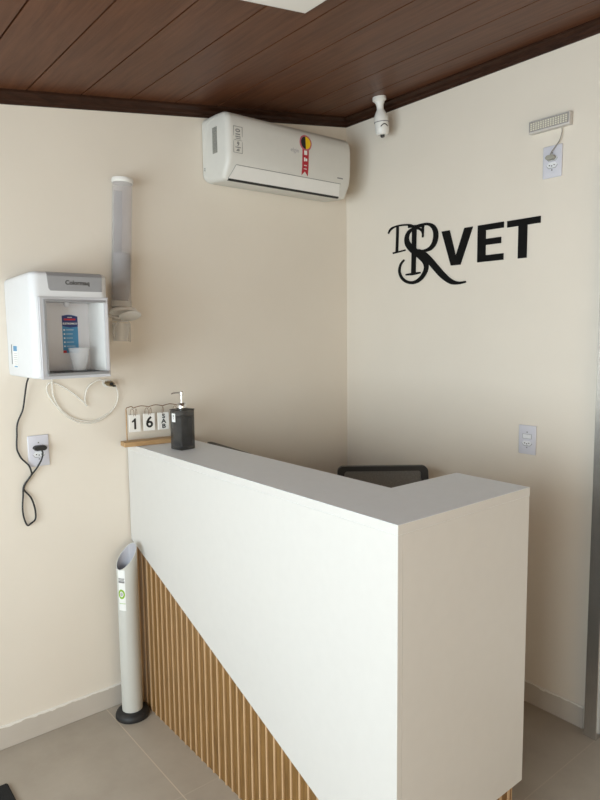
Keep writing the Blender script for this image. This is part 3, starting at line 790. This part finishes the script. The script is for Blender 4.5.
bm = lathe(nb(), [(.031, 1.520), (.034, 1.590), (.0325, 1.590), (.0295, 1.520), (.031, 1.520)], (TX, TY, 0), 36, caps=False)
obj('lower_guide', bm, 'clear', ct, smooth=50)
bm = nb(); a_ = [(TX-.033, TY-.012, 1.518), (TX-.034, TY-.012, 1.565), (TX-.024, TY-.022, 1.592), (TX, TY-.034, 1.597), (TX+.024, TY-.022, 1.592), (TX+.034, TY-.012, 1.565), (TX+.033, TY-.012, 1.518)]
tube(bm, a_, .003, 8, 5); obj('guide_rim', bm, 'clear', ct, smooth=50)
# stack of cups inside the tube, each hanging in the next
proto = None
for i in range(20):
    if proto is None:
        c0 = obj('plastic_cup', lathe(nb(), cup_profile(.062, .0215, .0335), (0, 0, 0), 28), 'cupm', None, smooth=50); proto = c0; o = c0
    else:
        o = proto.copy(); C.objects.link(o)
    zl = 1.680-.016+i*.0072-1.50
    o.location = (TX+zl*math.sin(TILT), TY, 1.50+zl*math.cos(TILT)); o.rotation_euler = (0, TILT, 0)
    tag(o, 'thin white cup nested in the stack inside the clear wall tube', 'cup', 'stacked cups inside the wall tube')

# ---------------------------------------------------------------- outlets
def hexa(cx, cz, w, h): return [(cx-w, cz), (cx-w*.62, cz-h), (cx+w*.62, cz-h), (cx+w, cz), (cx+w*.62, cz+h), (cx-w*.62, cz+h)]
def outlet(name, label, base, facing, upper='socket', plugged=False):
    """a 4x2 inch plate with two modules; built facing -Y about the origin, then turned"""
    t = thing(name, label, 'outlet', base, 0 if facing == 'back' else -PI/2)
    bm = box(nb(), -.0385, .0385, -.008, -.0006, -.059, .059, .0035, 3); obj('plate', bm, 'plate', t, world=False, smooth=40)
    def socket(cz):
        s = obj('socket', prism(nb(), hexa(0, cz, .0215, .0095), -.0092, -.0075, 'y'), 'platew', t, world=False)
        bm = nb()
        for dx, dz in ((-.0095, 0), (.0095, 0), (0, -.0028)): place(h := lathe(nb(), [(0, 0), (.0022, 0), (.0022, .0014), (0, .0014)], seg=12), Matrix.Translation((dx, -.0090, cz+dz)) @ Matrix.Rotation(PI/2, 4, 'X')); join_bm(bm, h)
        obj('pin_hole', bm, 'darkslot', s, world=False)
        bm = nb()
        P = hexa(0, cz, .0225, .0105); P = [Vector((a, -.0083, b)) for a, b in P]
        tube(bm, P[:4] , .0009, 6, 0)
        obj('socket_rim', bm, 'greyp', s, world=False)
    if upper == 'socket': socket(.0125)
    elif upper == 'switch':
        s = obj('switch', box(nb(), -.0185, .0185, -.0108, -.0078, .006, .022, .001, 1), 'platew', t, world=False)
        bm = nb()
        for a, b, c_, d in ((-.0195, .0195, .0225, .0235), (-.0195, .0195, .0045, .0055), (-.0205, -.0192, .0045, .0235), (.0192, .0205, .0045, .0235)): box(bm, a, b, -.0084, -.0078, c_, d)
        obj('switch_gap', bm, 'greyp', s, world=False)
    socket(-.0135)
    for z in (.031, -.031):
        bm = lathe(nb(), [(0, 0), (.0028, 0), (.0028, .0012), (0, .0012)], seg=14); place(bm, Matrix.Translation((0, -.0078, z)) @ Matrix.Rotation(PI/2, 4, 'X')); obj('screw', bm, 'greyp', t, world=False)
    return t
outlet('wall_outlet', 'white outlet below the water dispenser with a black plug in it', (-1.594, 0, 1.115), 'back')
outlet('wall_outlet', 'white outlet with a switch low on the right wall, beyond the desk', (0, -1.064, 1.105), 'right', upper='switch')
outlet('wall_outlet', 'white outlet high on the right wall under the emergency light', (0, -1.138, 2.176), 'right')

# emergency light
el = thing('emergency_light', 'slim white LED emergency light high on the right wall', 'emergency light', (0, -1.135, 2.29))
ey0, ey1, ez0, ez1 = -1.212, -1.047, 2.292, 2.339
obj('housing', box(nb(), -.026, -.0006, ey0, ey1, ez0, ez1, .003, 2), mat('warm_white_plastic', (.60, .57, .54), .4, var=.01), el, smooth=40)
bm = nb()
for a, b, c_, d in ((ey0+.004, ey1-.003, ez1-.0065, ez1-.0045), (ey0+.004, ey1-.003, ez0+.0065, ez0+.0085), (ey0+.004, ey0+.006, ez0+.0085, ez1-.0065), (ey1-.005, ey1-.003, ez0+.0085, ez1-.0065)): box(bm, -.0268, -.0255, a, b, c_, d)
obj('lens_frame', bm, 'grey', el)
obj('lens', box(nb(), -.0264, -.0255, ey0+.006, ey1-.005, ez0+.0085, ez1-.0065), mat('lens_backing', (.40, .37, .33), .5), el)
proto = None; n = 0
lens_bm = lathe(nb(), [(0, 0), (.0028, 0), (.0025, .0015), (0, .0022)], seg=10); place(lens_bm, Matrix.Rotation(-PI/2, 4, 'Y'))
for i in range(15):
    for k in range(4):
        if proto is None:
            o = obj('led', lens_bm, 'led', el, world=False, smooth=50); proto = o
        else: o = proto.copy(); C.objects.link(o); o.parent = el
        o.location = (-.0265, (ey0+.013+i*.0100)-el.location.y, ez0+.0132+k*.0072-el.location.z)
bm = nb(); tube(bm, [(-.012, -1.176, 2.2885), (-.012, -1.176, 2.272), (-.013, -1.168, 2.245), (-.016, -1.150, 2.222), (-.020, -1.139, 2.205), (-.024, -1.138, 2.192)], .0019, 8, 5)
cd = obj('power_cord', bm, mat('grey_cord', (.30, .28, .25), .5), el, smooth=60)
bm = prism(nb(), hexa(-1.138, 2.1885, .019, .0085), -.030, -.0096, 'x'); bmesh.ops.bevel(bm, geom=bm.edges[:], offset=.0015, segments=2, affect='EDGES')
obj('plug', bm, mat('grey_plug', (.36, .35, .30), .5), cd, smooth=40)

# bulb-shaped camera hanging from the planks beside the right wall
bx, by = -.118, -.345
bc = thing('bulb_camera', 'white bulb-shaped security camera hanging from the ceiling', 'security camera', (bx, by, zc(bx)))
bc.rotation_euler = (0, -math.atan(SL), 0)
def lth(name, prof, m, par=bc, sm=45): return obj(name, lathe(nb(), [(a, b*1.09) for a, b in prof], (0, 0, 0), 36), m, par, world=False, smooth=sm)
lth('ceiling_mount', [(0, -.0005), (.030, -.0005), (.031, -.004), (.031, -.014), (.026, -.018), (0, -.018)], 'white')
lth('socket_neck', [(0, -.018), (.024, -.018), (.017, -.030), (.0155, -.048), (.0165, -.052), (0, -.052)], 'white')
lth('bulb_top', [(0, -.052), (.017, -.052), (.023, -.062), (.031, -.078), (.0325, -.094), (.0325, -.099), (0, -.099)], 'white')
lth('seam_ring', [(0, -.099), (.0335, -.099), (.0335, -.102), (0, -.102)], 'greyp')
head = lth('camera_head', [(0, -.102), (.031, -.102), (.0315, -.130), (.029, -.143), (.024, -.151), (0, -.151)], 'white')
lth('lens', [(0, -.1508), (.010, -.1508), (.010, -.157), (.007, -.161), (0, -.162)], 'black', head)
bm = nb(); tube(bm, [(.0318*math.cos(a), .0318*math.sin(a), -.133+.010*math.sin((a+2.55)*PI/1.1)) for a in [-2.55+1.1*i/10 for i in range(11)]], .0022, 8, 0)
obj('head_slot', bm, 'black', head, world=False, smooth=50)

# ceiling lamp: square surface panel
lx1, ly1, ls = -1.100, -1.003, .30
lt = .034
lamp = thing('ceiling_lamp', 'square white panel lamp fixed to the plank ceiling', 'ceiling lamp', (lx1-ls/2, ly1-ls/2, zc(lx1-ls/2)))
def slab(x0, x1, y0, y1, d0, d1):
    return prism(nb(), [(x0, zc(x0)-d0), (x1, zc(x1)-d0), (x1, zc(x1)-d1), (x0, zc(x0)-d1)], y0, y1, 'y')
obj('frame', slab(lx1-ls, lx1, ly1-ls, ly1, .0006, lt), 'white', lamp)
obj('diffuser', slab(lx1-ls+.010, lx1-.010, ly1-ls+.010, ly1-.010, lt-.001, lt+.0012), None or 'diff', lamp)

# ---------------------------------------------------------------- lettering on the right wall
sg = thing('wall_sign', 'black raised monogram and the letters VET on the right wall', 'sign', (0, -.69, 1.90))
LET = {
 'letter_v': [(-.618,1.984),(-.661,1.984),(-.696,1.869),(-.740,1.984),(-.782,1.984),(-.721,1.831),(-.671,1.831)],
 'letter_e': [(-.808,1.984),(-.932,1.984),(-.932,1.9605),(-.847,1.9605),(-.847,1.925),(-.921,1.925),(-.921,1.900),(-.847,1.900),(-.847,1.858),(-.933,1.858),(-.933,1.832),(-.808,1.832)],
 'letter_t': [(-.949,1.983),(-1.094,1.983),(-1.094,1.9575),(-1.038,1.9575),(-1.038,1.830),(-1.000,1.830),(-1.000,1.9575),(-.949,1.9575)]}
for k, p in LET.items(): obj(k, prism(nb(), p, -.0055, -.0005, 'x'), 'sign', sg)
MONO = {
 'd': [[(-.2958,2.0154,.0080),(-.3099,2.0325,.0115),(-.3367,2.0415,.0080),(-.3789,2.0436,.0078),(-.4304,2.0382,.0085),(-.4507,2.0294,.0100)],
  [(-.3558,2.0420,.0150),(-.3540,1.9826,.0150),(-.3512,1.9229,.0150)], [(-.3266,1.9192,.0070),(-.4057,1.9257,.0070)]],
 't': [[(-.4598,2.0267,.0255),(-.4578,1.9210,.0255),(-.4558,1.8129,.0255)], [(-.4223,2.0309,.0110),(-.4708,2.0267,.0110),(-.5181,2.0226,.0110)],
  [(-.5093,2.0260,.0120),(-.5115,1.9975,.0095),(-.5089,1.9717,.0060)], [(-.4098,1.8111,.0070),(-.4528,1.8116,.0110),(-.4979,1.8142,.0070)]],
 's': [[(-.5128,1.9750,.0060),(-.5056,2.0020,.0100),(-.4759,2.0170,.0110),(-.4358,2.0109,.0155),(-.4155,1.9868,.0230),(-.4189,1.9558,.0290),(-.4497,1.9234,.0315),(-.4920,1.8948,.0310),(-.5268,1.8599,.0275),(-.5301,1.8237,.0230),(-.5031,1.7896,.0190),(-.4633,1.7726,.0150),(-.4224,1.7761,.0130),(-.3869,1.7965,.0130),(-.3698,1.8290,.0125),(-.3770,1.8612,.0100),(-.3988,1.8809,.0070)]],
 'r': [[(-.4508,2.0218,.0085),(-.4906,2.0285,.0100),(-.5393,2.0272,.0120),(-.5709,2.0104,.0195),(-.5854,1.9808,.0250),(-.5803,1.9448,.0250),(-.5579,1.9193,.0186),(-.5213,1.9106,.0112),(-.4799,1.9149,.0088)],
  [(-.4868,1.9179,.0087),(-.5166,1.8983,.0224),(-.5509,1.8666,.0289),(-.5847,1.8325,.0302),(-.6273,1.7923,.0281),(-.6735,1.7613,.0211),(-.7138,1.7528,.0120),(-.7505,1.7553,.0071)]]}
lay = 0
for k, strokes in MONO.items():
    bm = nb()
    for st_ in strokes:
        lay += 1; xf = -.0040-.00035*lay
        P = smooth_path([(0, a, b) for a, b, w in st_], 8); Wd = smooth_path([(w, 0, 0) for a, b, w in st_], 8)
        Lf, Rt = [], []
        for i, p in enumerate(P):
            t = (P[min(i+1, len(P)-1)]-P[max(i-1, 0)]).normalized(); nn = Vector((0, -t.z, t.y)); w = Wd[i].x/2
            Lf.append(p+nn*w); Rt.append(p-nn*w)
        def V2(p, x): return bm.verts.new((x, p.y, p.z))
        a = [V2(p, xf) for p in Lf]; b = [V2(p, xf) for p in Rt]; c_ = [V2(p, -.0005) for p in Lf]; d = [V2(p, -.0005) for p in Rt]
        for i in range(len(P)-1):
            bm.faces.new((a[i], b[i], b[i+1], a[i+1])); bm.faces.new((c_[i+1], d[i+1], d[i], c_[i]))
            bm.faces.new((a[i], a[i+1], c_[i+1], c_[i])); bm.faces.new((b[i+1], b[i], d[i], d[i+1]))
        bm.faces.new((a[0], c_[0], d[0], b[0])); bm.faces.new((b[-1], d[-1], c_[-1], a[-1]))
    bmesh.ops.recalc_face_normals(bm, faces=bm.faces[:])
    obj('monogram_letter_'+k, bm, 'sign', sg)

# ---------------------------------------------------------------- slim waste tube
bxx, byy, br = -1.3120, -.113, .0405
bn = thing('waste_tube', 'slim pale tube bin with slanted top and black base, between wall and desk', 'bin', (bxx, byy, 0))
obj('foot', lathe(nb(), [(0, .0004), (.066, .0004), (.068, .004), (.067, .014), (.062, .024), (.048, .030), (.044, .031), (0, .031)], (bxx, byy, 0), 48), 'blackrub', bn, smooth=50)
cdir = Vector((.97, .22, 0)).normalized(); zmid, slope = .668, 1.12
bm = nb(); seg = 48; rings = []
def ring_pts(r, zf_): return [bm.verts.new((bxx+r*math.cos(2*PI*i/seg), byy+r*math.sin(2*PI*i/seg), zf_(r*math.cos(2*PI*i/seg), r*math.sin(2*PI*i/seg)))) for i in range(seg)]
topf = lambda dx, dy: zmid+slope*(dx*cdir.x+dy*cdir.y)
R0 = ring_pts(br, lambda a, b: .0312); R1 = ring_pts(br, topf); R2 = ring_pts(br-.0022, topf); R3 = ring_pts(br-.0022, lambda a, b: .045)
for a, b in ((R0, R1), (R1, R2), (R2, R3)):
    for i in range(seg): bm.faces.new((a[i], a[(i+1) % seg], b[(i+1) % seg], b[i]))
bm.faces.ensure_lookup_table()
bm.faces.new(R3); bm.faces.ensure_lookup_table()
for f_ in bm.faces[2*seg:]: f_.material_index = 1
bmesh.ops.recalc_face_normals(bm, faces=bm.faces[:])
obj('tube', bm, ['binp', 'binin'], bn, smooth=50)
# sticker wrapped on the tube
def wrap(a0, a1, z0, z1, r, th=.0005, n=12, shear=0):
    bmx = nb(); A = []
    for i in range(n+1):
        a = a0+(a1-a0)*i/n; ca, sa = math.cos(a), math.sin(a)
        A.append([bmx.verts.new((bxx+rr*ca, byy+rr*sa, z)) for rr in (r, r+th) for z in (z0, z1)])
    for i in range(n):
        p, q = A[i], A[i+1]
        bmx.faces.new((p[2], p[3], q[3], q[2])); bmx.faces.new((p[1], p[0], q[0], q[1])); bmx.faces.new((p[3], p[1], q[1], q[3])); bmx.faces.new((p[0], p[2], q[2], q[0]))
    bmx.faces.new((A[0][0], A[0][1], A[0][3], A[0][2])); bmx.faces.new((A[-1][2], A[-1][3], A[-1][1], A[-1][0]))
    bmesh.ops.recalc_face_normals(bmx, faces=bmx.faces[:]); return bmx
va = math.atan2(-2.466-byy, -2.319-bxx)   # towards the room
s0, s1 = rad(190), rad(234)
stk = obj('sticker', wrap(s0, s1, .46, .625, br+.0001), 'sticker', bn)
bm = wrap(s0+.05, s1-.06, .573, .581, br+.0005); join_bm(bm, wrap(s0+.05, s1-.10, .583, .586, br+.0005)); join_bm(bm, wrap(s0+.05, s1-.06, .588, .592, br+.0005))
obj('sticker_heading', bm, 'greyp', stk)
def wrapped_disc(ac_, zc_, r, rr, m, n=28, hole=0.0):
    bmx = nb(); o_, i_ = [], []
    for k in range(n):
        t = 2*PI*k/n
        for lst, q in ((o_, r), (i_, hole)):
            a = ac_+q*math.cos(t)/br; lst.append(bmx.verts.new((bxx+rr*math.cos(a), byy+rr*math.sin(a), zc_+q*1.35*math.sin(t))))
    for k in range(n): bmx.faces.new((o_[k], o_[(k+1) % n], i_[(k+1) % n], i_[k]))
    r_ = bmesh.ops.extrude_face_region(bmx, geom=bmx.faces[:])
    for v in [g for g in r_['geom'] if isinstance(g, bmesh.types.BMVert)]:
        d_ = Vector((v.co.x-bxx, v.co.y-byy, 0)).normalized(); v.co += d_*.0005
    bmesh.ops.recalc_face_normals(bmx, faces=bmx.faces[:]); return obj('sticker_emblem', bmx, m, stk)
wrapped_disc((s0+s1)/2-.02, .527, .0145, br+.0006, 'greenp', hole=.0085)
wrapped_disc((s0+s1)/2-.02, .527, .0060, br+.0006, 'midgrey', hole=.0005)
obj('sticker_line', wrap(s0+.08, s1-.02, .488, .490, br+.0005), 'greenp', stk)

# ---------------------------------------------------------------- doormat corner, lower left
mt = thing('doormat', 'corner of a black pile mat on the tiled floor', 'mat', (-2.20, -.52, 0))
bm = prism(nb(), [(-1.822, -.222), (-2.42, -.222), (-2.42, -1.05), (-1.822, -1.05)], .0005, .013, 'z')
bmesh.ops.bevel(bm, geom=bm.edges[:], offset=.004, segments=2, affect='EDGES')
obj('mat_body', bm, 'mat_', mt)

# ---------------------------------------------------------------- light
def area(name, loc, rot, sx, sy, power, col, spread=PI):
    l = bpy.data.lights.new(name, 'AREA'); l.shape = 'RECTANGLE'; l.size = sx; l.size_y = sy; l.energy = power; l.color = col; l.spread = spread
    o = bpy.data.objects.new(name, l); C.objects.link(o); o.location = loc; o.rotation_euler = rot; return o
area('daylight_window', (XL-.16, (WY0+WY1)/2, (WH+WZ)/2), (0, -PI/2, 0), WH-WZ, WY1-WY0, 88, (.83, .95, 1.0))
area('added_rear_fill', ((RX0+RX1)/2, YR-.16, (RZ0+RZ1)/2), (PI/2, 0, 0), RX1-RX0, RZ1-RZ0, 25, (1.0, .80, .56))  # added warm fill behind the viewer, set in the invented rear window

w = bpy.data.worlds.new('world'); bpy.context.scene.world = w; w.use_nodes = True
nt = w.node_tree; bg = nt.nodes['Background']
sky = nt.nodes.new('ShaderNodeTexSky'); sky.sky_type = 'HOSEK_WILKIE'; sky.turbidity = 4
mixn = nt.nodes.new('ShaderNodeMix'); mixn.data_type = 'RGBA'; mixn.inputs['Factor'].default_value = .6
nt.links.new(sky.outputs[0], mixn.inputs[6]); mixn.inputs[7].default_value = (1, .98, .95, 1)
nt.links.new(mixn.outputs[2], bg.inputs['Color']); bg.inputs['Strength'].default_value = .4

# ---------------------------------------------------------------- camera (fitted to the photograph's vanishing points)
f, yaw, pit, rol = 638.44, .68048, -.10463, -.01137
Fv = Vector((math.sin(yaw)*math.cos(pit), math.cos(yaw)*math.cos(pit), math.sin(pit)))
Rv = Vector((math.cos(yaw), -math.sin(yaw), 0)); Uv = Rv.cross(Fv)
R2 = Rv*math.cos(rol)+Uv*math.sin(rol); U2 = -Rv*math.sin(rol)+Uv*math.cos(rol)
cd_ = bpy.data.cameras.new('camera'); cam = bpy.data.objects.new('camera', cd_); C.objects.link(cam)
m3 = Matrix((R2, U2, -Fv)).transposed()
cam.matrix_world = Matrix.Translation((-2.31881, -2.46623, 1.54404)) @ m3.to_4x4()
cd_.sensor_fit = 'VERTICAL'; cd_.sensor_height = 24; cd_.lens = f*24/800; cd_.clip_start = .02
sc = bpy.context.scene; sc.camera = cam
sc.view_settings.view_transform = 'Standard'; sc.view_settings.look = 'None'; sc.view_settings.gamma = 1; sc.view_settings.exposure = 0.26
for o in bpy.data.objects:
    if 'org' in o: del o['org']
